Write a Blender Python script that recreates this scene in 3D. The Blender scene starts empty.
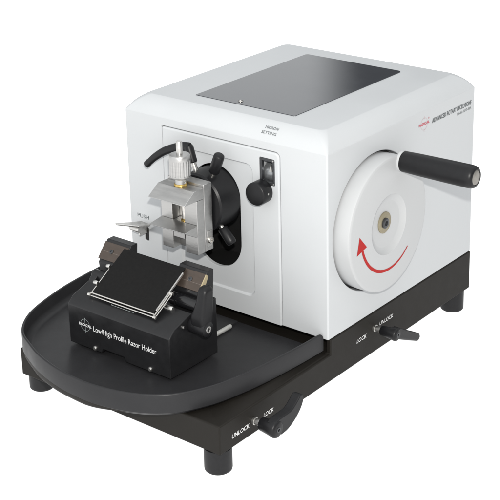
import bpy, bmesh, math, random
from mathutils import Vector, Matrix
random.seed(4)
SC = bpy.context.scene
COL = SC.collection
PI = math.pi
WPOS = {}                      # world position of every object (nothing is rotated)

# ------------------------------------------------------------------ materials
def mat(name, color, rough=0.5, metal=0.0, bump=0.0, bscale=900.0, var=0.0, vscale=40.0,
        coat=0.0, ior=1.5, rvar=0.0, stretch=None, spec=0.5):
    m = bpy.data.materials.new(name); m.use_nodes = True
    nt = m.node_tree; N = nt.nodes; L = nt.links
    b = N['Principled BSDF']
    b.inputs['Base Color'].default_value = (*color, 1)
    b.inputs['Roughness'].default_value = rough
    b.inputs['Metallic'].default_value = metal
    b.inputs['IOR'].default_value = ior
    b.inputs['Specular IOR Level'].default_value = spec
    b.inputs['Coat Weight'].default_value = coat
    b.inputs['Coat Roughness'].default_value = 0.05
    tc = N.new('ShaderNodeTexCoord')
    src = tc.outputs['Object']
    if stretch:
        mp = N.new('ShaderNodeMapping'); mp.inputs['Scale'].default_value = stretch
        L.new(src, mp.inputs['Vector']); src = mp.outputs['Vector']
    if var or rvar:
        n = N.new('ShaderNodeTexNoise'); n.inputs['Scale'].default_value = vscale
        n.inputs['Detail'].default_value = 6
        L.new(src, n.inputs['Vector'])
        if var:
            r = N.new('ShaderNodeMapRange')
            r.inputs['From Min'].default_value = .3; r.inputs['From Max'].default_value = .7
            r.inputs['To Min'].default_value = 1 - var; r.inputs['To Max'].default_value = 1 + var
            L.new(n.outputs['Fac'], r.inputs['Value'])
            mx = N.new('ShaderNodeVectorMath'); mx.operation = 'SCALE'
            mx.inputs[0].default_value = color
            L.new(r.outputs['Result'], mx.inputs['Scale'])
            L.new(mx.outputs['Vector'], b.inputs['Base Color'])
        if rvar:
            r2 = N.new('ShaderNodeMapRange')
            r2.inputs['From Min'].default_value = .3; r2.inputs['From Max'].default_value = .7
            r2.inputs['To Min'].default_value = rough - rvar; r2.inputs['To Max'].default_value = rough + rvar
            L.new(n.outputs['Fac'], r2.inputs['Value'])
            L.new(r2.outputs['Result'], b.inputs['Roughness'])
    if bump:
        n2 = N.new('ShaderNodeTexNoise'); n2.inputs['Scale'].default_value = bscale
        n2.inputs['Detail'].default_value = 3
        L.new(src, n2.inputs['Vector'])
        bp = N.new('ShaderNodeBump'); bp.inputs['Strength'].default_value = bump
        bp.inputs['Distance'].default_value = 0.0003
        L.new(n2.outputs['Fac'], bp.inputs['Height'])
        L.new(bp.outputs['Normal'], b.inputs['Normal'])
    return m

M = {}
M['white'] = mat('white_powder_paint', (.476, .489, .500), .46, bump=.10, bscale=450, var=.014, vscale=14, spec=.4, rvar=.06)
M['wheel'] = mat('white_wheel_paint', (.424, .431, .437), .40, rvar=.05, bump=.10, bscale=600, var=.01, vscale=30, spec=.4)
M['black'] = mat('black_powder_paint', (.0105, .0090, .0072), .60, bump=.18, bscale=420, var=.04, vscale=60, rvar=.02, spec=.22)
M['tray'] = mat('black_tray_paint', (.0205, .0205, .0220), .38, bump=.10, bscale=500, var=.05, vscale=60, rvar=.04, spec=.24)
M['anod'] = mat('black_anodised', (.0110, .0110, .0120), .34, bump=.06, bscale=600, var=.10, vscale=90, rvar=.06, spec=.35)
M['plastic'] = mat('black_plastic', (.0082, .0082, .0092), .40, spec=.27, bump=.06, bscale=700, var=.1, vscale=200)
M['rubber'] = mat('foot_rubber', (.0120, .0120, .0130), .5, spec=.25, bump=.08, bscale=700, var=.15, vscale=150)
M['matte'] = mat('matte_black_cover', (.0038, .0036, .0036), .75, bump=.2, bscale=700, var=.25, vscale=300, spec=.22)
M['alu'] = mat('machined_aluminium', (.480, .475, .466), .38, metal=1, bump=.22, bscale=600, var=.06, vscale=160, rvar=.06, stretch=(.25, 1, 2.5))
M['steel'] = mat('polished_steel', (.62, .60, .57), .18, metal=1, var=.08, vscale=300, rvar=.05)
M['satin'] = mat('satin_steel', (.58, .57, .55), .34, metal=1, bump=.1, bscale=1200, var=.1, vscale=200, rvar=.08)
M['brass'] = mat('brass', (.60, .42, .14), .3, metal=1, var=.12, vscale=400)
M['gold'] = mat('gold_coated_edge', (.52, .43, .27), .3, metal=.9)
M['washer'] = mat('yellowed_zinc_washer', (.29, .255, .175), .5, metal=.55, var=.08, vscale=300)
M['brown'] = mat('bronze_brown_plate', (.060, .045, .036), .45, metal=.3, bump=.12, bscale=1200, var=.10, vscale=260, stretch=(.3, 1, 1))
M['screen'] = mat('smoked_glass_panel', (.026, .029, .036), .10, rvar=.02, var=.05, vscale=20, ior=1.62, bump=0)
M['darkmetal'] = mat('dark_grey_metal', (.06, .062, .066), .35, metal=.6, var=.15, vscale=300)
M['recess_shade'] = mat('black_recess_shade', (.006, .006, .006), .6, var=.2, vscale=60)  # near-black colour standing in for shade inside recesses
M['ink'] = mat('dark_grey_ink', (.075, .085, .09), .5)
M['inklight'] = mat('grey_ink', (.16, .175, .18), .5)
M['red'] = mat('red_ink', (.36, .011, .009), .5, spec=.15)
M['rod'] = mat('pale_plated_rod', (.52, .52, .50), .4, metal=.3, var=.08, vscale=300)
M['capmetal'] = mat('turned_steel_cap', (.30, .285, .26), .45, metal=.9, bump=.15, bscale=2000, var=.1, vscale=200)
M['bronzeline'] = mat('scribed_bronze', (.15, .125, .11), .4, metal=.3)
M['gloss'] = mat('glossy_black_shaft', (.008, .008, .009), .16, var=.1, vscale=300)
M['redtext'] = mat('crimson_ink', (.47, .07, .10), .45)
M['pink'] = mat('pale_red_ink', (.52, .38, .39), .45)
M['whiteink'] = mat('white_ink', (.72, .72, .72), .5)
M['greyink'] = mat('silver_grey_ink', (.30, .33, .33), .5)
M['dial'] = mat('grey_dial', (.30, .31, .32), .3, metal=.7, var=.15, vscale=300)

# ------------------------------------------------------------------ helpers
def link(name, bm, material, parent=None, bevel=0.0, segs=2, angle=35, smooth=40):
    bmesh.ops.remove_doubles(bm, verts=bm.verts, dist=1e-7)
    bmesh.ops.recalc_face_normals(bm, faces=bm.faces)
    cs = [v.co for v in bm.verts]
    lo = Vector([min(c[i] for c in cs) for i in range(3)]); hi = Vector([max(c[i] for c in cs) for i in range(3)])
    ctr = (lo + hi) / 2
    for v in bm.verts: v.co -= ctr
    me = bpy.data.meshes.new(name); bm.to_mesh(me); bm.free()
    me.materials.append(M[material] if isinstance(material, str) else material)
    o = bpy.data.objects.new(name, me); COL.objects.link(o)
    finish(o, smooth)
    WPOS[o] = ctr
    o.location = ctr
    if parent: o.parent = parent; o.location = ctr - WPOS[parent]
    if bevel:
        b = o.modifiers.new('edge', 'BEVEL'); b.width = bevel; b.segments = segs
        b.limit_method = 'ANGLE'; b.angle_limit = math.radians(angle); b.harden_normals = False; wn = o.modifiers.new('normals', 'WEIGHTED_NORMAL'); wn.keep_sharp = True; wn.weight = 80
    return o

def finish(o, smooth=40):
    me = o.data
    for p in me.polygons: p.use_smooth = True
    me.set_sharp_from_angle(angle=math.radians(smooth))

def empty(name, loc, label, cat, group=None):
    o = bpy.data.objects.new(name, None); COL.objects.link(o)
    o.empty_display_size = .02
    o.location = loc; WPOS[o] = Vector(loc)
    o['label'] = label; o['category'] = cat
    if group: o['group'] = group
    return o

def poly(bm, pts):
    return bm.faces.new([bm.verts.new(p) for p in pts])

def add_box(bm, x0, x1, y0, y1, z0, z1):
    vs = [bm.verts.new((x, y, z)) for z in (z0, z1) for x, y in ((x0, y0), (x1, y0), (x1, y1), (x0, y1))]
    for f in ((0, 3, 2, 1), (4, 5, 6, 7), (0, 1, 5, 4), (1, 2, 6, 5), (2, 3, 7, 6), (3, 0, 4, 7)):
        bm.faces.new([vs[i] for i in f])

def box(*a):
    bm = bmesh.new(); add_box(bm, *a); return bm

def frame_of(d):
    d = Vector(d).normalized()
    a = Vector((0, 0, 1)) if abs(d.z) < .9 else Vector((1, 0, 0))
    u = d.cross(a).normalized(); return u, d.cross(u).normalized(), d

def add_lathe(bm, origin, axis, prof, n=48, cap=True, flute=None):
    """prof: list of (distance along axis, radius)"""
    o = Vector(origin); u, v, d = frame_of(axis)
    rings = []
    for k, (t, r) in enumerate(prof):
        ring = []
        for i in range(n):
            a = 2 * PI * i / n
            rr = r
            if flute and flute[0] <= k <= flute[1]: rr = r * (1 - flute[3] * (1 if (i * flute[2] // n) % 2 else 0))
            ring.append(bm.verts.new(o + d * t + (u * math.cos(a) + v * math.sin(a)) * rr))
        rings.append(ring)
    for A, B in zip(rings, rings[1:]):
        for i in range(n):
            bm.faces.new((A[i], A[(i + 1) % n], B[(i + 1) % n], B[i]))
    if cap:
        if prof[0][1] > 1e-6: bm.faces.new(rings[0][::-1])
        if prof[-1][1] > 1e-6: bm.faces.new(rings[-1])

def lathe(origin, axis, prof, n=48, **k):
    bm = bmesh.new(); add_lathe(bm, origin, axis, prof, n, **k); return bm

def add_prism(bm, pts, axis, a, b):
    """extrude a 2-D polygon between a and b along axis 0/1/2 (2-D = remaining axes in order)"""
    def P(q, t):
        c = list(q); c.insert(axis, t); return c
    A = [bm.verts.new(P(q, a)) for q in pts]; B = [bm.verts.new(P(q, b)) for q in pts]
    bm.faces.new(A[::-1]); bm.faces.new(B)
    n = len(pts)
    for i in range(n): bm.faces.new((A[i], A[(i + 1) % n], B[(i + 1) % n], B[i]))

def prism(pts, axis, a, b):
    bm = bmesh.new(); add_prism(bm, pts, axis, a, b); return bm

def add_tube(bm, pts, r, n=12):
    pts = [Vector(p) for p in pts]
    rs = r if isinstance(r, (list, tuple)) else [r] * len(pts)
    rings = []
    up = None
    for i, p in enumerate(pts):
        d = (pts[min(i + 1, len(pts) - 1)] - pts[max(i - 1, 0)]).normalized()
        if up is None: u, v, _ = frame_of(d)
        else:
            u = (up - d * up.dot(d)).normalized(); v = d.cross(u)
        up = u
        rings.append([bm.verts.new(p + (u * math.cos(2 * PI * k / n) + v * math.sin(2 * PI * k / n)) * rs[i]) for k in range(n)])
    for A, B in zip(rings, rings[1:]):
        for k in range(n): bm.faces.new((A[k], A[(k + 1) % n], B[(k + 1) % n], B[k]))
    bm.faces.new(rings[0][::-1]); bm.faces.new(rings[-1])

def tube(pts, r, n=12):
    bm = bmesh.new(); add_tube(bm, pts, r, n); return bm

def catmull(P, n=8):
    out = []
    P = [Vector(p) for p in P]
    for i in range(len(P) - 1):
        p0 = P[i - 1] if i else P[i] * 2 - P[i + 1]
        p1, p2 = P[i], P[i + 1]
        p3 = P[i + 2] if i + 2 < len(P) else P[i + 1] * 2 - P[i]
        for k in range(n):
            t = k / n
            out.append(.5 * ((2 * p1) + (p2 - p0) * t + (2 * p0 - 5 * p1 + 4 * p2 - p3) * t * t + (3 * p1 - p0 - 3 * p2 + p3) * t ** 3))
    out.append(P[-1]); return out

def rrect(x0, x1, z0, z1, r, n=8, rs=None):
    """rounded rectangle polygon, corners in order: bottom-left, bottom-right, top-right, top-left"""
    rs = rs or (r, r, r, r); pts = []
    for (cx, cz, a0, rr) in ((x0, z0, PI, rs[0]), (x1, z0, 1.5 * PI, rs[1]), (x1, z1, 0, rs[2]), (x0, z1, .5 * PI, rs[3])):
        sx = 1 if cx == x0 else -1; sz = 1 if cz == z0 else -1
        if rr < 1e-6: pts.append((cx, cz)); continue
        for k in range(n + 1):
            a = a0 + .5 * PI * k / n
            pts.append((cx + sx * rr + rr * math.cos(a), cz + sz * rr + rr * math.sin(a)))
    return pts

def boolean(o, cutters, op='DIFFERENCE'):
    """apply boolean cuts (bmesh cutters in world space) to object o and keep the result as its own mesh"""
    tmp = []
    for cb in cutters:
        bmesh.ops.recalc_face_normals(cb, faces=cb.faces)
        me = bpy.data.meshes.new('cut'); cb.to_mesh(me); cb.free()
        c = bpy.data.objects.new('cut', me); COL.objects.link(c); tmp.append(c)
        m = o.modifiers.new('bool', 'BOOLEAN'); m.operation = op; m.object = c; m.solver = 'EXACT'
    bpy.context.view_layer.update()
    dg = bpy.context.evaluated_depsgraph_get()
    me = bpy.data.meshes.new_from_object(o.evaluated_get(dg))
    o.modifiers.clear(); old = o.data; o.data = me; bpy.data.meshes.remove(old)
    for c in tmp:
        d = c.data; bpy.data.objects.remove(c); bpy.data.meshes.remove(d)
    finish(o, 35)

def add_bevel(o, w, segs=2, angle=35):
    b = o.modifiers.new('edge', 'BEVEL'); b.width = w; b.segments = segs
    b.limit_method = 'ANGLE'; b.angle_limit = math.radians(angle); b.harden_normals = False; wn = o.modifiers.new('normals', 'WEIGHTED_NORMAL'); wn.keep_sharp = True; wn.weight = 80

def text_bm(s, origin, U, V, w, h, bold=0.0, bm=None, depth=0.00012, shear=0.0, res=3, space=1.0):
    """lettering lying in the plane (U, V), lower-left corner at origin, fitted to w x h"""
    cu = bpy.data.curves.new('t', 'FONT'); cu.body = s; cu.resolution_u = res; cu.shear = shear
    cu.space_character = space
    o = bpy.data.objects.new('t', cu); COL.objects.link(o)
    bpy.context.view_layer.update()
    me = bpy.data.meshes.new_from_object(o.evaluated_get(bpy.context.evaluated_depsgraph_get()))
    xs = [v.co.x for v in me.vertices]; ys = [v.co.y for v in me.vertices]
    x0, x1 = min(xs), max(xs)
    # height scale is set by the capital height so descenders hang below
    cap = max(ys)
    O = Vector(origin); U = Vector(U); V = Vector(V)
    bm = bm or bmesh.new()
    W = U.cross(V).normalized()
    e = bold * h / cap      # heavier strokes: the glyphs are laid down again, shifted by a hair
    for k, (du, dv) in enumerate(((0, 0), (-e, 0), (e, 0), (0, e), (0, -e)) if bold else ((0, 0),)):
        vs = [bm.verts.new(O + U * ((v.co.x - x0) / (x1 - x0) * w + du) + V * (v.co.y / cap * h + dv) + W * (depth + k * 6e-6)) for v in me.vertices]
        for p in me.polygons:
            try: bm.faces.new([vs[i] for i in p.vertices])
            except ValueError: pass
    bpy.data.objects.remove(o); bpy.data.curves.remove(cu); bpy.data.meshes.remove(me)
    return bm

def add_ring(bm, c, U, V, r0, r1, depth=.00012, n=48):
    c = Vector(c); U = Vector(U); V = Vector(V); W = U.cross(V).normalized()
    A = [bm.verts.new(c + (U * math.cos(2 * PI * i / n) + V * math.sin(2 * PI * i / n)) * r0 + W * depth) for i in range(n)]
    B = [bm.verts.new(c + (U * math.cos(2 * PI * i / n) + V * math.sin(2 * PI * i / n)) * r1 + W * depth) for i in range(n)]
    for i in range(n): bm.faces.new((A[i], B[i], B[(i + 1) % n], A[(i + 1) % n]))

def add_quad(bm, c, U, V, hw, hh, depth=.00012):
    c = Vector(c); U = Vector(U); V = Vector(V); W = U.cross(V).normalized()
    bm.faces.new([bm.verts.new(c + U * (a * hw) + V * (b * hh) + W * depth) for a, b in ((-1, -1), (1, -1), (1, 1), (-1, 1))])

def link_flat(name, bm, material, parent):
    """lettering: normals are left as built"""
    cs = [v.co for v in bm.verts]
    ctr = Vector([(min(c[i] for c in cs) + max(c[i] for c in cs)) / 2 for i in range(3)])
    for v in bm.verts: v.co -= ctr
    me = bpy.data.meshes.new(name); bm.to_mesh(me); bm.free(); me.materials.append(M[material])
    o = bpy.data.objects.new(name, me); COL.objects.link(o); WPOS[o] = ctr
    o.parent = parent; o.location = ctr - WPOS[parent]; return o

X, Y, Z = Vector((1, 0, 0)), Vector((0, 1, 0)), Vector((0, 0, 1))
FU, FV = X, Z                 # lettering on faces that look towards -y
SU, SV = Y, Z                 # lettering on faces that look towards +x

# ------------------------------------------------------------------ the surface it stands on, with added glow
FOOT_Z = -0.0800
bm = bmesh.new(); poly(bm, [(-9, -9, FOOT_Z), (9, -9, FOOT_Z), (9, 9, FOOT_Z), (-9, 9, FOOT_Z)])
tm = mat('glowing_white_ground', (.25, .25, .25), .6, spec=.1)
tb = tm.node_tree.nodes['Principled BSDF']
tb.inputs['Emission Color'].default_value = (1, 1, 1, 1); tb.inputs['Emission Strength'].default_value = 1.0  # emission added: whitens the ground, hides contact shadows, fills from below
ground = link('added_glow_surface', bm, tm)
ground['kind'] = 'structure'; ground['label'] = 'plain white ground under the whole instrument, glow added to whiten it'; ground['category'] = 'table surface'

# ------------------------------------------------------------------ microtome
mt = empty('rotary_microtome', (-.15, .06, FOOT_Z),
           'white rotary microtome with black base, handwheel and grey screen on top', 'microtome')
W, D, H, HT, CI = .300, .3166, .2212, .2404, .0193

# --- base
bm = prism([(-.193, -.0525), (.3165, -.0525), (.3165, -.0002), (.0045, -.0002), (.0045, -.0189), (-.193, -.0189)], 0, -.300, 0.0003)
base = link('base', bm, 'black', mt)
boolean(base, [box(-.2920, -.0065, .0030, .0300, -.0189, .0100)])      # hollow under the front of the housing
add_bevel(base, .0016, 3, 35)
for fx, fy in ((-.0150, -.1785), (-.0155, .300), (-.2970, -.1660), (-.285, .300)):
    link('foot', lathe((fx, fy, FOOT_Z), Z, [(0, .0134), (.0012, .0147), (.003, .0151), (.0272, .0151)], 40), 'rubber', base)

# --- housing: lofted shell, chamfered shoulders
def ring(inset, z, r):
    x0, x1, y0, y1 = -W + inset, -inset, inset, D - inset
    return [(a, b, z) for a, b in rrect(x0, x1, y0, y1, r, 5)]
prof = [(0, .0006, .0022), (0, H - .0004, .0022), (.0004, H + .0008, .0026)]
for k in range(1, 8):
    t = k / 8
    bul = .0022 * math.sin(PI * t)
    prof.append((CI * t - bul * .70, H + (HT - H) * t + bul * .70, .003 + .006 * t))
prof += [(CI, HT - .0003, .009), (CI + .0012, HT, .010)]
bm = bmesh.new(); prev = None
for (ins, z, r) in prof:
    rg = [bm.verts.new(p) for p in ring(ins, z, r)]
    if prev:
        n = len(rg)
        for i in range(n): bm.faces.new((prev[i], prev[(i + 1) % n], rg[(i + 1) % n], rg[i]))
    else: bm.faces.new(rg[::-1])
    prev = rg
bm.faces.new(prev)
housing = link('housing', bm, 'white', mt)
WC, WZ, WR = .0926, .1156, .0803
PX0, PX1, PZ1 = -.2400, -.0652, .2105
panel_out = rrect(PX0, PX1, .0004, PZ1, 0, 8, rs=(0, 0, .006, .002))
pocket = rrect(PX0 - .0007, PX1 + .0007, -.002, PZ1 + .0008, 0, 8, rs=(0, 0, .0066, .0025))
g = .00
cut = [prism(pocket, 1, -.01, .0075),
       prism(rrect(-.2000, -.1195, .045, .186, 0), 1, -.01, .055),
       prism(rrect(-.0938, -.0705, .1695, .2030, .002, 3), 1, -.01, .030),
       lathe((-.0120, WC, WZ), X, [(0, .0829), (.02, .0829)], 96),
       prism(rrect(-.2768, -.2702, .0555, .0735, .0012, 3), 1, -.01, .02),
       ]
boolean(housing, cut)
finish(housing, 13)
add_bevel(housing, .0007, 2, 40)

# --- front panel with sunk area, oval opening
def loft(rings):
    bm = bmesh.new(); pv = None
    for pts, y in rings:
        cur = [bm.verts.new((a, y, b)) for a, b in pts]
        if pv:
            for i in range(len(cur)): bm.faces.new((pv[i], pv[(i + 1) % len(cur)], cur[(i + 1) % len(cur)], cur[i]))
        else: bm.faces.new(cur[::-1])
        pv = cur
    bm.faces.new(pv); return bm
def pan(o): return rrect(PX0 + o, PX1 - o, .0004, PZ1 - o, 0, 8, rs=(0, 0, .006 - o, .0026 - o))
panel = link('front_panel', loft([(pan(0), .006), (pan(0), .0004), (pan(.0005), -.0004), (pan(.0013), -.0010), (pan(.0024), -.0013)]), 'white', housing)
def taper(pts0, pts1, y0, y1):
    bm = bmesh.new()
    A = [bm.verts.new((a, y0, b)) for a, b in pts0]; B = [bm.verts.new((a, y1, b)) for a, b in pts1]
    n = len(A); bm.faces.new(A[::-1]); bm.faces.new(B)
    for i in range(n): bm.faces.new((A[i], A[(i + 1) % n], B[(i + 1) % n], B[i]))
    return bm
ins_o = rrect(-.2150, -.1035, .0260, .1900, .010, 8); ins_i = rrect(-.2134, -.1051, .0276, .1884, .0085, 8)
def grow(p, c, f): return [((a - c[0]) * f + c[0], (b - c[1]) * f + c[1]) for a, b in p]
OC = (-.160, .141)
oval = rrect(-.1972, -.1240, .0510, .1790, .0366, 20)
boolean(panel, [taper(rrect(-.2166, -.1019, .0244, .1916, .0115, 8), ins_i, -.0029, .0012),
                prism(oval, 1, -.02, .02),
                prism(rrect(-.0930, -.0713, .1705, .2022, .0018, 3), 1, -.02, .02)])
add_bevel(panel, .0006, 2, 30)
# black liner added as painted shade inside the opening
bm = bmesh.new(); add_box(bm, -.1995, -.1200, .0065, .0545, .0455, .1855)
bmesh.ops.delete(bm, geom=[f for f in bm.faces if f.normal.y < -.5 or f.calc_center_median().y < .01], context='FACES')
link('opening_shade_liner', bm, 'recess_shade', housing)
bm = lathe((-.0119, WC, WZ), X, [(0, .0828), (.0003, .0828)], 96)
link('wheel_gap_shade', bm, 'recess_shade', housing)  # black disc painted as the shade deep in the wheel gap

# --- touch screen on top
bm = bmesh.new()
sp = rrect(-.2240, -.0762, .0437, .2672, .0025, 6, rs=(.0015, .0015, .006, .004))
add_prism(bm, sp, 2, HT - .0005, HT + .0007)
scr = link('display_panel', bm, 'screen', housing)
for p in scr.data.polygons: p.use_smooth = False
link('panel_screw', lathe((-.1620, .0525, HT + .0009), Z, [(0, .0032), (.0005, .0032), (.0011, .0022), (.0012, 0)], 20, cap=False), 'steel', scr)

# --- lettering on the housing
nrm = Vector((0, -1, 1)).normalized(); cv = Vector((0, .62, .78)).normalized()
def chamfer_pt(x, t):
    bul = .0022 * math.sin(PI * t)
    return Vector((x, CI * t - bul * .70, H + (HT - H) * t + bul * .70))
p0, p1 = chamfer_pt(0, .50), chamfer_pt(0, .60); cv = (p1 - p0).normalized()
bm = text_bm('MICRON', chamfer_pt(-.0915, .545) , X, cv, .0180, .0034, .004)
text_bm('SETTING', chamfer_pt(-.0940, .30), X, (chamfer_pt(0, .40) - chamfer_pt(0, .30)).normalized(), .0205, .0034, .004, bm)
for v in bm.verts: v.co += nrm * .00025
link_flat('setting_lettering', bm, 'ink', housing)
bm = text_bm('PUSH', (-.2875, 0, .0845), FU, FV, .0190, .0048, .008)
link_flat('push_lettering', bm, 'ink', housing)
tx = .0001
bm = text_bm('ADVANCED ROTARY MICROTOME', (tx, .2150, .2010), SU, (SV + SU * .06), .0925, .0054, .028)
link_flat('title_lettering', bm, 'ink', housing)
bm = text_bm('Model : RMT-30A', (tx, .2740, .1950), SU, SV, .0335, .0032, .02)
link_flat('model_lettering', bm, 'inklight', housing)
bm = bmesh.new(); add_ring(bm, (tx, .1972, .2045), SU, SV, .0072, .0077)
add_quad(bm, (tx, .1972, .2124), SU, SV, .0003, .0018); add_quad(bm, (tx, .1972, .1966), SU, SV, .0003, .0018)
link_flat('emblem_ring', bm, 'pink', housing)
bm = text_bm('RADICAL', (tx * 1.5, .1852, .2034), SU, SV, .0232, .0031, .05)
add_ring(bm, (tx * 1.5, .2072, .2098), SU, SV, .0006, .0011, n=16)
link_flat('emblem_lettering', bm, 'redtext', housing)

# --- micron window
win = link('setting_window', (lambda b: b)(prism(rrect(-.0928, -.0715, .1707, .2020, .0016, 3), 1, -.0012, .004)), 'darkmetal', housing)
boolean(win, [prism(rrect(-.0900, -.0745, .1745, .1985, .001, 2), 1, -.02, .02)])
add_bevel(win, .0004, 2, 30)
link('dial_drum', lathe((-.0925, .016, .1805), X, [(0, .0115), (.0205, .0115)], 40), 'dial', win)
link('pointer', prism([(-.0815, .1855), (-.0775, .1855), (-.0780, .1935), (-.0790, .1935)], 1, .0015, .003), 'satin', win)
link('window_shade_sheet', box(-.0934, -.0709, .0275, .0290, .1700, .2025), 'recess_shade', win)  # black sheet painted as shade behind the window
for sx, sz in ((-.0735, .2003), (-.0735, .1725), (-.0908, .1725)):
    link('screw', lathe((sx, -.0012, sz), -Y, [(0, .0011), (.0005, .0009)], 16), 'satin', win)

# --- round setting knob
kn = link('setting_knob', lathe((-.0880, -.0005, .1625), -Y, [(0, .0128), (.0012, .0136), (.0150, .0136), (.0163, .0130), (.0170, .0118)], 56), 'plastic', mt)
link('grub_screw', lathe((-.0880 + .0134, -.0095, .1625 + .001), X, [(0, .0012), (.0004, .0012)], 14), 'steel', kn)

# --- push catch
pc = link('push_catch', (lambda b: b)(prism([(-.2615, -.0055), (-.2680, -.0200), (-.2935, -.0330), (-.2960, -.0310), (-.2830, -.0145), (-.2780, -.0040)], 2, .0828, .0850)), 'satin', mt, bevel=.0006)
for v in pc.data.vertices:
    wx = v.co.x + WPOS[pc].x; wy = v.co.y + WPOS[pc].y
    v.co.z += (-wy - .0055) * .06 - (wx + .2615) * .02 - .0030
link('catch_barrel', lathe((-.2880, -.0135, .0752), X, [(0, .0022), (.0015, .0040), (.0150, .0048), (.0175, .0046)], 28), 'satin', pc)
link('catch_arm', box(-.2752, -.2722, -.0125, .0025, .0660, .0770), 'satin', pc, bevel=.0005)
link('slot_shade_plug', prism(rrect(-.2767, -.2703, .0556, .0734, .0011, 3), 1, .0020, .0185), 'recess_shade', pc)  # black plug painted as the darkness inside the slot

# --- specimen orienting head (black disc)
DX, DZ, DR = -.160, .1408, .0362
head = link('orienting_head', lathe((DX, .040, DZ), -Y, [(0, .026), (.034, .026), (.036, DR - .0012), (.0372, DR), (.0715, DR), (.0728, DR - .0012), (.0736, DR - .002)], 96), 'plastic', mt)
def radial(ang, r): return Vector((DX + math.cos(ang) * r, -.020, DZ + math.sin(ang) * r))
for ang, r0, r1, rad in ((math.radians(67.5), .0405, .0655, .0064), (math.radians(-48), .0385, .0600, .0060)):
    a, b = radial(ang, r0), radial(ang, r1); d = (b - a); Ln = d.length
    k = link('clamp_knob', lathe(a, d, [(0, rad * .86), (.0012, rad), (Ln - .0035, rad), (Ln - .0012, rad * .93), (Ln, rad * .70)], 40), 'plastic', head)
    link('stud', lathe(radial(ang, DR - .004), d, [(0, .0030), (r0 - DR + .006, .0030)], 20), 'steel', k)
# clamping lever, upper left
ang = math.radians(109.5)
a, b = radial(ang, .0455), radial(ang, .0665); d = b - a
lev = link('clamp_lever', lathe(a, d, [(0, .0042), (.001, .0052), (.018, .0056), (.0205, .0048), (.0215, .003)], 36), 'plastic', head)
path = catmull([(-.1790, -.020, .2015), (-.1900, -.0205, .2005), (-.2030, -.021, .1962), (-.2180, -.0215, .1895), (-.2330, -.0215, .1795), (-.2430, -.0215, .1710), (-.2490, -.0215, .1655)], 6)
n = len(path)
rr = [.0058 - .0020 * i / n + (.0004 if i > n * .82 else 0) for i in range(n)]; rr[0] = .0056; rr[-1] = .0028
bm = tube(path, rr, 16)
for v in bm.verts: v.co.y = -.0212 + (v.co.y + .0212) * .75
link('lever_grip', bm, 'plastic', lev)
link('stud', lathe(radial(ang, DR - .004), d, [(0, .0034), (.0155, .0034)], 24), 'satin', lev)

# --- specimen clamp (aluminium vice)
CX0, CX1 = -.1885, -.1346
bm = box(CX0, CX1, -.0500, -.0362, .0925, .1738)
clamp = link('specimen_clamp', bm, 'alu', mt, bevel=.0006)
clamp_cols = []
for x0, x1 in ((CX0, -.1720), (-.1532, CX1)):
    link('guide_column', box(x0, x1, -.0628, -.0502, .0927, .1576), 'alu', clamp, bevel=.0005)
link('upper_jaw', prism([(-.0502, .1705), (-.0664, .1705), (-.0835, .1590), (-.0835, .1584), (-.0502, .1578)], 0, CX0 - .0002, CX1 + .0002), 'alu', clamp, bevel=.0003, segs=1, angle=20)
lj = link('lower_jaw', prism([(-.0632, .1290), (-.0842, .1262), (-.0842, .1256), (-.0632, .1142)], 0, CX0 + .0002, CX1 - .0001), 'alu', clamp, bevel=.0003, segs=1, angle=20)
link('slide_block', box(-.1712, -.1540, -.0630, -.0503, .1080, .1284), 'alu', lj, bevel=.0005)
link('collar', lathe((-.1580, -.0575, .1285), Z, [(0, .0042), (.0018, .0042), (.0022, .0036)], 24), 'brass', lj)
bm = bmesh.new(); add_lathe(bm, (-.1580, -.0575, .1250), Z, [(0, .0027), (.036, .0027)], 20)
link('threaded_rod', bm, 'steel', clamp)
# knurled thumb screw
kx, ky = -.1612, -.0585
thumb = link('thumb_screw', lathe((kx, ky, .1735), Z, [(0, .0066), (.0052, .0066), (.0066, .0080), (.0072, .0112), (.0084, .0122), (.0100, .0122), (.0102, .0122), (.0280, .0122), (.0282, .0122), (.0325, .0122), (.0340, .0114), (.0344, .0100)], 120, flute=(6, 7, 40, .045)), 'alu', clamp)
link('spindle', lathe((kx, ky, .2070), Z, [(0, .0036), (.0150, .0036), (.0163, .0030)], 24), 'satin', thumb)
link('collar', lathe((kx, ky, .1706), Z, [(0, .0074), (.0012, .0078), (.0024, .0074), (.0030, .0066)], 32), 'brass', thumb)
# clamp side screw in its notch
link('screw_pad', box(CX1 - .001, CX1 + .0006, -.0466, -.0385, .0975, .1165), 'satin', clamp, bevel=.0004)
sc = link('cap_screw', lathe((CX1 + .0006, -.0418, .1050), X, [(0, .0040), (.0016, .0040), (.0020, .0036), (.0020, .0019), (.0008, .0017)], 28), 'steel', clamp)

# --- handwheel
wp = [(-.0105, .060), (-.0105, .0795), (.0040, WR - .0001), (.0170, WR), (.0188, WR - .0006), (.0197, WR - .0022), (.0199, WR - .004),
      (.0199, .0360), (.0190, .0352), (.0158, .0285), (.0156, .0275), (.0160, .0), ]
wheel = link('handwheel', lathe((0, WC, WZ), X, wp, 128, cap=False), 'wheel', mt, smooth=28)
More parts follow.
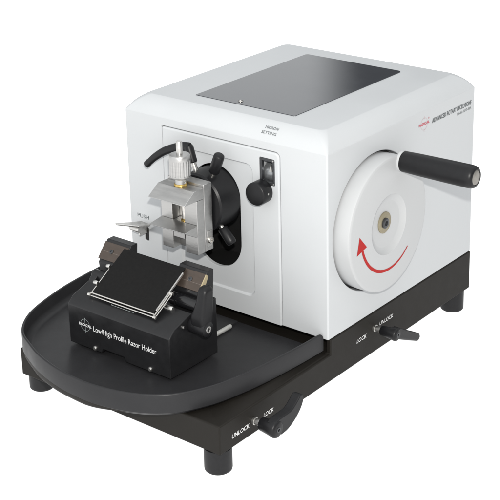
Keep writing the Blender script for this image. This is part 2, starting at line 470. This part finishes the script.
# (washer and bolt)
link('washer', lathe((.0158, WC - .0045, WZ + .0030), X, [(0, .0128), (.0010, .0128), (.0014, .0122), (.0014, .0)], 48, cap=False), 'washer', wheel)
link('bolt_head', lathe((.0168, WC - .0050, WZ + .0028), X, [(0, .0062), (.0022, .0062), (.0028, .0054), (.0028, .0030), (.0010, .0026), (.0010, 0)], 32, cap=False), 'darkmetal', wheel)
hx, hy, hz = .0199, .1182, .1850
link('handle_collar', lathe((hx - .001, hy, hz), X, [(0, .0124), (.0022, .0126), (.0034, .0120)], 48), 'wheel', wheel)
grip = link('crank_handle', lathe((hx + .002, hy, hz), X, [(0, .0112), (.0008, .0121), (.020, .0127), (.060, .0132), (.085, .0133), (.0900, .0130), (.0928, .0119), (.0942, .0100), (.0942, .0088), (.0934, .0086)], 56), 'plastic', wheel)
link('end_cap', lathe((hx + .0945, hy, hz), X, [(0, .0085), (.0012, .0084), (.0016, .0078), (.0018, 0)], 40, cap=False), 'capmetal', grip)
# red arrow
bm = bmesh.new(); R0 = .0570
ap = []
for i in range(49):
    t = i / 48; a = math.radians(-47 - 119 * t)
    hw = .0008 + .0011 * min(1, t * 1.8)
    cy, cz = WC + .0006, WZ + .0018
    ap.append((Vector((.0200, cy + math.cos(a) * (R0 + hw), cz + math.sin(a) * (R0 + hw))), Vector((.0200, cy + math.cos(a) * (R0 - hw), cz + math.sin(a) * (R0 - hw)))))
pv = None
for a, b in ap:
    cur = (bm.verts.new(a + X * .00012), bm.verts.new(b + X * .00012))
    if pv: bm.faces.new((pv[0], pv[1], cur[1], cur[0]))
    pv = cur
tip = [(.0310, .1180), (.0475, .1035), (.0283, .0955)]
bm.faces.new([bm.verts.new((.02014, a, b)) for a, b in ((.0325, .1195), (.0272, .0985), (.0470, .1035))])
bmesh.ops.recalc_face_normals(bm, faces=bm.faces)
link_flat('direction_arrow', bm, 'red', wheel)

# --- locking levers on the base side
def lock_lever(y, z, arm, tip_r, screw_r=.0032, hub_r=.0098, x0=.0105, x1=.0335):
    hub = link('locking_lever', lathe((x0, y, z), X, [(0, hub_r * .66), (.0010, hub_r * .74), ((x1 - x0) * .5, hub_r * .86), (x1 - x0 - .003, hub_r), (x1 - x0 - .0012, hub_r * .92), (x1 - x0, hub_r * .70)], 44), 'plastic', mt)
    link('stud', lathe((-.002, y, z), X, [(0, .0044), (.0045, .0044), (.0047, .0036), (.0130, .0036)], 28), 'satin', hub)
    bm = prism(arm, 0, x1 - .0125, x1 - .0015)
    link('lever_arm', bm, 'plastic', hub, bevel=.0028, segs=4, angle=50, smooth=60)
    link('screw', lathe((x1 - .0002, y, z), X, [(0, screw_r), (.0008, screw_r * .95), (.0008, screw_r * .5), (.0002, screw_r * .45), (.0002, 0)], 24, cap=False), 'darkmetal', hub)
    return hub
# front lever: arm sweeps up towards the rear
up = catmull([(-.1415, -.0290), (-.1330, -.0265), (-.1225, -.0262), (-.1120, -.0255), (-.1030, -.0205), (-.0955, -.0145)], 5)
dn = catmull([(-.0905, -.0160), (-.0905, -.0235), (-.0960, -.0320), (-.1060, -.0400), (-.1180, -.0455), (-.1300, -.0468)], 5)
lock_lever(-.1365, -.0372, [(p[0], p[1]) for p in [Vector((*q, 0)) if len(q) == 2 else q for q in up + dn]], .004)
# rear lever: arm points back and slightly down
lock_lever(.0930, -.0208, [(.0930, -.0145), (.1010, -.0150), (.1200, -.0265), (.1450, -.0400), (.1460, -.0450), (.1410, -.0490), (.1180, -.0385), (.0990, -.0295), (.0920, -.0275)], .0032, hub_r=.0078)
k = .0004
bm = text_bm('UNLOCK', (k, -.1735, -.0415), SU, SV, .0290, .0048, .01, shear=.15)
link_flat('unlock_lettering', bm, 'whiteink', base)
bm = text_bm('LOCK', (k, -.1200, -.0412), SU, SV, .0175, .0048, .01, shear=.15)
link_flat('lock_lettering', bm, 'whiteink', base)
bm = text_bm('LOCK', (k, .0560, -.0262), SU, SV, .0200, .0048, .01, shear=.15)
link_flat('lock_lettering', bm, 'whiteink', base)
bm = text_bm('UNLOCK', (k, .1040, -.0222), SU, SV, .0290, .0048, .01, shear=.15)
link_flat('unlock_lettering', bm, 'whiteink', base)

# ------------------------------------------------------------------ waste tray
TZ0, TZF, TZT = -.0146, -.0118, .0082
ctl = [(-.0062, -.0008), (-.0080, -.040), (-.0125, -.090), (-.0195, -.132), (-.0310, -.172), (-.0530, -.2075), (-.0875, -.2300), (-.1340, -.2410),
       (-.1840, -.2390), (-.2280, -.2285), (-.2600, -.2150), (-.2860, -.2010), (-.3070, -.1785), (-.3225, -.1490), (-.3355, -.1020), (-.3420, -.0600), (-.3460, -.0040)]
line = catmull([(a, b, 0) for a, b in ctl], 10)
# extra samples at both ends for the rounded end corners
def dense(a, b, m): return [a.lerp(b, (i / m) ** 1.6) for i in range(m)]
line = dense(line[0], line[1], 8)[:-1] + line[1:-2] + dense(line[-1], line[-2], 8)[:-1][::-1]
secs = []
acc = 0; dist = [0]
for a, b in zip(line, line[1:]): acc += (b - a).length; dist.append(acc)
for i, p in enumerate(line):
    d = (line[min(i + 1, len(line) - 1)] - line[max(i - 1, 0)]).normalized()
    nin = Vector((d.y, -d.x, 0))
    if nin.dot(Vector((-.175, -.02, 0)) - p) < 0: nin = -nin
    s = min(dist[i], acc - dist[i]); R = .0060
    top = TZT - (R - math.sqrt(max(0, R * R - (R - s) ** 2)) if s < R else 0)
    T = .0032
    sec = [(0, TZ0 + .0012), (0, top - .0010), (.0004, top - .0003), (.0010, top), (T - .0010, top), (T - .0004, top - .0003), (T, top - .0012),
           (T + .0004, min(TZF + .0075, top - .002)), (T + .0016, TZF + .0042), (T + .0040, TZF + .0015), (T + .0075, TZF + .0002), (T + .0090, TZF)]
    secs.append([p + nin * a + Z * b for a, b in sec] + [p + nin * .0070 + Z * -.0184, p + nin * .0030 + Z * -.0168])
bm = bmesh.new()
V = [[bm.verts.new(q) for q in s] for s in secs]
for A, B in zip(V, V[1:]):
    for k in range(11): bm.faces.new((A[k], A[k + 1], B[k + 1], B[k]))
    bm.faces.new((A[12], A[13], B[13], B[12])); bm.faces.new((A[13], A[0], B[0], B[13]))
YB = -.0030
inn = [v[11] for v in V]; out = [v[12] for v in V]
keep_i = [i for i, v in enumerate(inn) if v.co.y < YB - .004]
fl = [inn[i] for i in range(keep_i[0], keep_i[-1] + 1)]
bm.faces.new(fl + [bm.verts.new((fl[-1].co.x, YB, TZF)), bm.verts.new((fl[0].co.x, YB, TZF))])
fo = [out[i] for i in range(keep_i[0], keep_i[-1] + 1)]
bm.faces.new(fo + [bm.verts.new((fo[-1].co.x, YB, -.0184)), bm.verts.new((fo[0].co.x, YB, -.0184))])
poly(bm, [(fl[0].co.x, YB, TZF), (fl[-1].co.x, YB, TZF), (fo[-1].co.x, YB, -.0184), (fo[0].co.x, YB, -.0184)])
bm.faces.new(V[0]); bm.faces.new(V[-1][::-1])
tray = link('waste_tray', bm, 'tray', None, smooth=35)
tray['label'] = 'wide black round-fronted tray with raised rim in front of the white housing'; tray['category'] = 'tray'
# curved lip under the overhanging front of the tray
bm = bmesh.new(); pv = None
for i, p in enumerate(line):
    if (p.y > -.2035 and p.x > -.2) or p.y > -.12: continue
    d = (line[min(i + 1, len(line) - 1)] - line[max(i - 1, 0)]).normalized()
    nin = Vector((d.y, -d.x, 0))
    if nin.dot(Vector((-.175, -.02, 0)) - p) < 0: nin = -nin
    f = min(1, max(0, (-.080 - p.x) / .075)); f = f * f * (3 - 2 * f)
    g_ = min(1, max(0, (-.17 - p.x) / .08))
    h = .0012 + (.0066 + .0030 * g_) * f * min(1, max(0, (-.12 - p.y) / .03))
    cur = [bm.verts.new(p + nin * a + Z * b) for a, b in ((.0012, TZ0 - .0002), (.0016, TZ0 - h * .55), (.0032, TZ0 - h * .9), (.0055, TZ0 - h), (.0090, TZ0 - h), (.0090, TZ0 - .0002))]
    if pv:
        for k in range(6): bm.faces.new((pv[k], pv[(k + 1) % 6], cur[(k + 1) % 6], cur[k]))
    else: bm.faces.new(cur)
    pv = cur
bm.faces.new(pv[::-1])
link('under_lip', bm, 'black', tray, smooth=50)
# slide plate on the tray floor
link('slide_plate', box(-.2170, -.1262, -.1500, -.0065, TZF - .0004, -.0086), 'tray', tray, bevel=.0004)
link('locating_rod', lathe((-.1247, -.0950, -.0088), Y, [(0, .0028), (.0715, .0028), (.0730, .0024)], 24), 'rod', tray)

# ------------------------------------------------------------------ razor holder
kh = empty('razor_holder', (-.1716, -.1215, -.0086), 'black razor blade holder block with side lever sitting on the tray', 'razor holder')
HX0, HX1, HY0 = -.2490, -.0942, -.1608
bm = prism([(HY0, -.0084), (HY0, .0396), (-.1520, .0475), (-.1230, .0562), (-.1195, .0500), (-.0985, .0500), (-.0965, .0590), (-.0815, .0590), (-.0815, -.0084)], 0, HX0, HX1)
hb = link('holder_block', bm, 'anod', kh)
boolean(hb, [prism([(-.2050, -.02), (-.1960, -.0030), (-.1640, -.0030), (-.1550, -.02)], 1, -.2, -.120)])
add_bevel(hb, .0010, 2, 30)
cz_ = 0
fy = HY0
bm = text_bm('Low/High Profile Razor Holder', (-.2098, fy, .0158), FU, FV, .0960, .0064, .004, depth=.0002)
link_flat('holder_lettering', bm, 'whiteink', hb)
bm = bmesh.new(); add_ring(bm, (-.2226, fy, .0196), FU, FV, .0070, .0074, .0002)
add_quad(bm, (-.2226, fy, .0196), FU, FV, .0003, .0090, .0002)
link_flat('emblem_ring', bm, 'greyink', hb)
bm = text_bm('RADICAL', (-.2322, fy, .0182), FU, FV, .0195, .0031, .03, depth=.0003)
link_flat('emblem_lettering', bm, 'whiteink', hb)
# set screws peeping out along the lower front edge
for sx in (-.2085, -.1240):
    link('set_screw', lathe((sx, HY0 + .001, -.0050), -Y, [(0, .0029), (.0016, .0029), (.0030, .0021), (.0036, 0)], 20, cap=False), 'satin', hb)
# thin index plate on the front shoulder
U2 = Vector((0, .029, .0087)).normalized()
bm = bmesh.new(); c0 = Vector((-.1745, -.1475, .0488))
add_quad(bm, c0 + U2 * -.0012, X, U2, .0170, .0003, .0004)
for s in (-1, 1): add_quad(bm, c0 + X * (.0170 * s) + U2 * .0006, X, U2, .0003, .0021, .0004)
link_flat('index_outline', bm, 'greyink', hb)

# jaws with bronze plates
jaw_prof = [(-.1020, .0560), (-.1032, .0672), (-.1010, .0700), (-.0905, .0832), (-.0916, .0842), (-.0868, .0905), (-.0763, .0904), (-.0786, .0590), (-.0830, .0560)]
slope = Vector((0, .0140, .0165)).normalized(); outn = Vector((0, -.0165, .0140)).normalized()
for (x0, x1, dz) in ((-.1415, -.1010, 0.0), (-.2545, -.2160, .0022)):
    j = link('clamp_jaw', prism([(a, b + dz) for a, b in jaw_prof], 0, x0, x1), 'anod', kh, bevel=.0009, segs=2, angle=25)
    p0 = Vector((0, -.1037, .0722 + dz)); L_ = .0214
    px0, px1 = (x0 + .0085, x1 + .0001) if x0 > -.2 else (x0 - .0001, x1 - .001)
    q = [p0 - outn * .0030, p0, p0 + slope * L_, p0 + slope * L_ - outn * .0030]
    pl = link('jaw_plate', prism([(v.y, v.z) for v in q], 0, px0, px1), 'brown', j, bevel=.0003, segs=1)
    # bright ground edge
    bm = bmesh.new()
    xe = px1 if x0 > -.2 else px0
    s_ = 1 if x0 > -.2 else -1
    if s_ > 0:
        a_, b_ = p0 + slope * .0005, p0 + slope * (L_ - .0005)
        vs = [Vector((xe, v.y, v.z)) for v in (a_ , b_, b_ - outn * .0042, a_ - outn * .0075 + slope * .002)]
        A = [bm.verts.new(v) for v in vs]; B = [bm.verts.new(v + X * (.0012 * s_)) for v in vs]
        bm.faces.new(A[::-1]); bm.faces.new(B)
        for i in range(4): bm.faces.new((A[i], A[(i + 1) % 4], B[(i + 1) % 4], B[i]))
        link('ground_edge', bm, 'gold', pl)
    mid = p0 + slope * (L_ * .52)
    link('screw', lathe((px0 + (px1 - px0) * (.47 if s_ > 0 else .42), mid.y, mid.z), outn, [(0, .0026), (.0009, .0026), (.0011, .0022), (.0011, .0012), (.0004, .0011), (.0004, 0)], 24, cap=False), 'darkmetal', pl)
    # scribed line across the plate
    bm = bmesh.new(); ln = p0 + slope * (L_ * (.40 if s_ > 0 else .46)) + outn * .0001
    add_quad(bm, Vector(((px0 + px1) / 2, ln.y, ln.z)), X, slope, (px1 - px0) / 2, .00018, .0)
    link_flat('scribed_line', bm, 'bronzeline', pl)
# small latch lumps beside the left jaw
link('hinge_barrel', lathe((-.2500, -.1150, .0585), X, [(0, .0058), (.0012, .0066), (.0250, .0066)], 32), 'anod', kh)
link('hinge_bracket', prism([(-.1290, .0530), (-.1250, .0590), (-.1180, .0640), (-.1120, .0640), (-.1090, .0560)], 0, -.2480, -.2390), 'anod', kh, bevel=.0008)

# matte blade cover plate
pb, pt = Vector((0, -.1480, .0566)), Vector((0, -.0930, .0902))
ps = (pt - pb).normalized(); pn = Vector((0, -ps.z, ps.y))
BX0, BX1 = -.2213, -.1280
q = [pb, pt, pt - pn * .0014, pb - pn * .0014]
cover = link('blade_cover', prism([(v.y, v.z) for v in q], 0, BX0, BX1), 'matte', kh, bevel=.0003)
q = [pb + ps * .004 + pn * .0002, pb + ps * .058 + pn * .0002, pb + ps * .058 - pn * .0024, pb + ps * .004 - pn * .0024]
link('edge_bar', prism([(v.y, v.z) for v in q], 0, BX1 + .0001, BX1 + .0019), 'satin', cover, bevel=.0003)
# guard frame of bright wire
def wp_(x, s, o=0): v = pb + ps * s + pn * o; return (x, v.y, v.z)
bm = bmesh.new()
add_tube(bm, [wp_(BX0 - .0022, -.0008, -.001), wp_(BX1 + .0018, -.0008, -.001)], .00095, 10)
add_tube(bm, [wp_(BX0 - .0026, -.0034, -.003), wp_(BX1 + .0018, -.0034, -.003)], .00085, 10)
add_tube(bm, [wp_(BX1 + .0016, -.0036, -.0022), wp_(BX1 + .0020, .0300, -.0022)], .00115, 10)
add_tube(bm, [wp_(BX1 + .0042, -.0036, -.0026), wp_(BX1 + .0046, .0300, -.0026)], .0008, 10)
add_tube(bm, [wp_(BX0 - .0020, -.0036, -.0022), wp_(BX0 - .0020, .0360, -.0022)], .0009, 10)
for x, s in ((BX0 - .0032, -.0030), (BX1 + .0034, -.0034), (BX1 + .0036, .0300)):
    add_lathe(bm, Vector(wp_(x, s, -.0025)) - X * .0024, X, [(0, .0014), (.0006, .0022), (.0042, .0022), (.0048, .0014)], 18)
guard = link('blade_guard', bm, 'steel', kh)
for (x, y, z, Ln, r) in ((-.1300, -.1275, .0560, .0125, .0030), (BX0 - .0060, -.1385, .0636, .006, .0024), (BX0 - .0050, -.1175, .0765, .0050, .0024)):
    link('guard_pin', lathe((x, y, z), X, [(0, r * .8), (.0008, r), (Ln - .0008, r), (Ln, r * .8)], 24), 'satin', guard)
# black clamping shaft
shaft = link('clamp_shaft', lathe((-.1390, -.1090, .0590), X, [(0, .0060), (.006, .0060), (.0062, .0078), (.0130, .0078), (.0134, .0064), (.0155, .0064), (.0160, .0074), (.0430, .0074)], 40), 'gloss', kh)
# side lever
lv = link('clamping_lever', lathe((-.0938, -.1240, .0436), X, [(0, .0080), (.0015, .0088), (.0215, .0092), (.0232, .0086), (.0240, .0070)], 44), 'plastic', kh)
bm = bmesh.new(); pv = None
for (z, y0, y1, x0, r) in ((.0440, -.1315, -.1150, -.0890, .004), (.0520, -.1325, -.1132, -.0900, .0045), (.0580, -.1322, -.1128, -.0895, .0045), (.0640, -.1310, -.1122, -.0870, .0045),
                         (.0710, -.1298, -.1117, -.0850, .0045), (.0780, -.1285, -.1112, -.0838, .0045), (.0840, -.1272, -.1108, -.0832, .0045), (.0878, -.1262, -.1110, -.0829, .0044), (.0895, -.1250, -.1118, -.0825, .0042), (.0906, -.1235, -.1130, -.0815, .0036), (.0912, -.1215, -.1148, -.0800, .0024)):
    x1 = -.0708 - (.0000 if z < .088 else (z - .088) * 1.0)
    cur = [bm.verts.new((a, b, z)) for a, b in rrect(x0, x1, y0, y1, r, 5)]
    if pv:
        for q_ in range(len(cur)): bm.faces.new((pv[q_], pv[(q_ + 1) % len(cur)], cur[(q_ + 1) % len(cur)], cur[q_]))
    else: bm.faces.new(cur[::-1])
    pv = cur
bm.faces.new(pv)
link('lever_arm', bm, 'plastic', lv, smooth=60)
link('pivot_screw', lathe((-.0700, -.1240, .0436), X, [(0, .0042), (.0006, .0040), (.0006, .0024), (.0001, .0022), (.0001, 0)], 28, cap=False), 'satin', lv)
link('stop_screw', lathe((-.0946, -.1385, .0455), X, [(0, .0018), (.0018, .0018), (.0022, .0012)], 16), 'satin', hb)

# ------------------------------------------------------------------ light
w = bpy.data.worlds.new('World'); SC.world = w; w.use_nodes = True
nt = w.node_tree; N = nt.nodes; L = nt.links
bg = N['Background']
tc = N.new('ShaderNodeTexCoord')
def dotn(v):
    m = N.new('ShaderNodeVectorMath'); m.operation = 'DOT_PRODUCT'; m.inputs[1].default_value = v
    L.new(tc.outputs['Generated'], m.inputs[0]); return m.outputs['Value']
def rng(s, a, b, c, d):
    m = N.new('ShaderNodeMapRange'); m.interpolation_type = 'SMOOTHSTEP'
    m.inputs['From Min'].default_value = a; m.inputs['From Max'].default_value = b
    m.inputs['To Min'].default_value = c; m.inputs['To Max'].default_value = d
    L.new(s, m.inputs['Value']); return m.outputs['Result']
az = math.radians(125.2)
side = dotn((-math.sin(az), math.cos(az), 0)); back = dotn((math.cos(az), math.sin(az), 0))
r_side = rng(side, -.018, .022, .13, 1.25)      # dark sector right of a bright one behind, shaped for the panel's reflection
r_back = rng(back, .55, .85, 0, 1)
r_fade = rng(side, .115, .215, 0, -1.0)           # bright sector fades further left, shaped to keep the tray floor dim
ws = N.new('ShaderNodeMath'); ws.operation = 'ADD'; L.new(r_side, ws.inputs[0]); L.new(r_fade, ws.inputs[1])
r_side = ws.outputs['Value']
mx = N.new('ShaderNodeMix'); mx.data_type = 'FLOAT'
L.new(r_back, mx.inputs['Factor']); mx.inputs['A'].default_value = .60; L.new(r_side, mx.inputs['B'])
front = rng(dotn(Vector((-.22, -.88, .38)).normalized()), .35, .95, 0, .80)   # boost added from front left to brighten the front faces
ad = N.new('ShaderNodeMath'); ad.operation = 'ADD'
L.new(mx.outputs['Result'], ad.inputs[0]); L.new(front, ad.inputs[1])
zen = rng(dotn(Vector((.30, .30, .90)).normalized()), .40, .97, 0, .85)       # overhead boost added to brighten the upward faces
a2 = N.new('ShaderNodeMath'); a2.operation = 'ADD'
L.new(ad.outputs['Value'], a2.inputs[0]); L.new(zen, a2.inputs[1]); ad = a2
dim = rng(dotn(Vector((.92, .35, .1)).normalized()), .15, .9, 0, -.42)       # dimming added from the right to tone down the side face
a3 = N.new('ShaderNodeMath'); a3.operation = 'ADD'
L.new(ad.outputs['Value'], a3.inputs[0]); L.new(dim, a3.inputs[1]); ad = a3
bg.inputs['Color'].default_value = (.97, .99, 1.0, 1)
L.new(ad.outputs['Value'], bg.inputs['Strength'])

def area(name, loc, target, size, power, color):
    l = bpy.data.lights.new(name, 'AREA'); l.shape = 'DISK'; l.size = size; l.energy = power; l.color = color
    o = bpy.data.objects.new(name, l); COL.objects.link(o); o.location = loc
    o.rotation_euler = (Vector(target) - Vector(loc)).to_track_quat('-Z', 'Y').to_euler(); return o
area('camera_flash', (.83, -1.12, .82), (-.12, .02, .1), .03, 23, (1.0, .975, .93))

# ------------------------------------------------------------------ camera
cam = bpy.data.cameras.new('camera'); co = bpy.data.objects.new('camera', cam); COL.objects.link(co)
yaw, pitch, roll = .6797, .3185, -.0231
fwd = Vector((-math.sin(yaw) * math.cos(pitch), math.cos(yaw) * math.cos(pitch), -math.sin(pitch)))
rt = fwd.cross(Z).normalized(); upv = rt.cross(fwd)
r_ = rt * math.cos(roll) + upv * math.sin(roll); u_ = -rt * math.sin(roll) + upv * math.cos(roll)
r_, u_, fwd = Vector((.78210738, .62275756, -.02193308)), Vector((-.17878544, .25797219, .94946623)), Vector((-.5969454, .73866323, -.31310194))
u_ = r_.cross(fwd)
mtx = Matrix((r_, u_, -fwd)).transposed().to_4x4(); mtx.translation = (.81305, -1.13407, .71090)
co.matrix_world = mtx
cam.sensor_width = 36; cam.lens = 1371.95 / 500 * 36
cam.shift_x = -1.98 / 500; cam.shift_y = -119.27 / 500
cam.clip_start = .05; cam.clip_end = 100
SC.camera = co

SC.view_settings.view_transform = 'Standard'; SC.view_settings.look = 'None'
SC.view_settings.exposure = 0; SC.view_settings.gamma = 1
SC.cycles.use_denoising = True
SC.cycles.max_bounces = 10
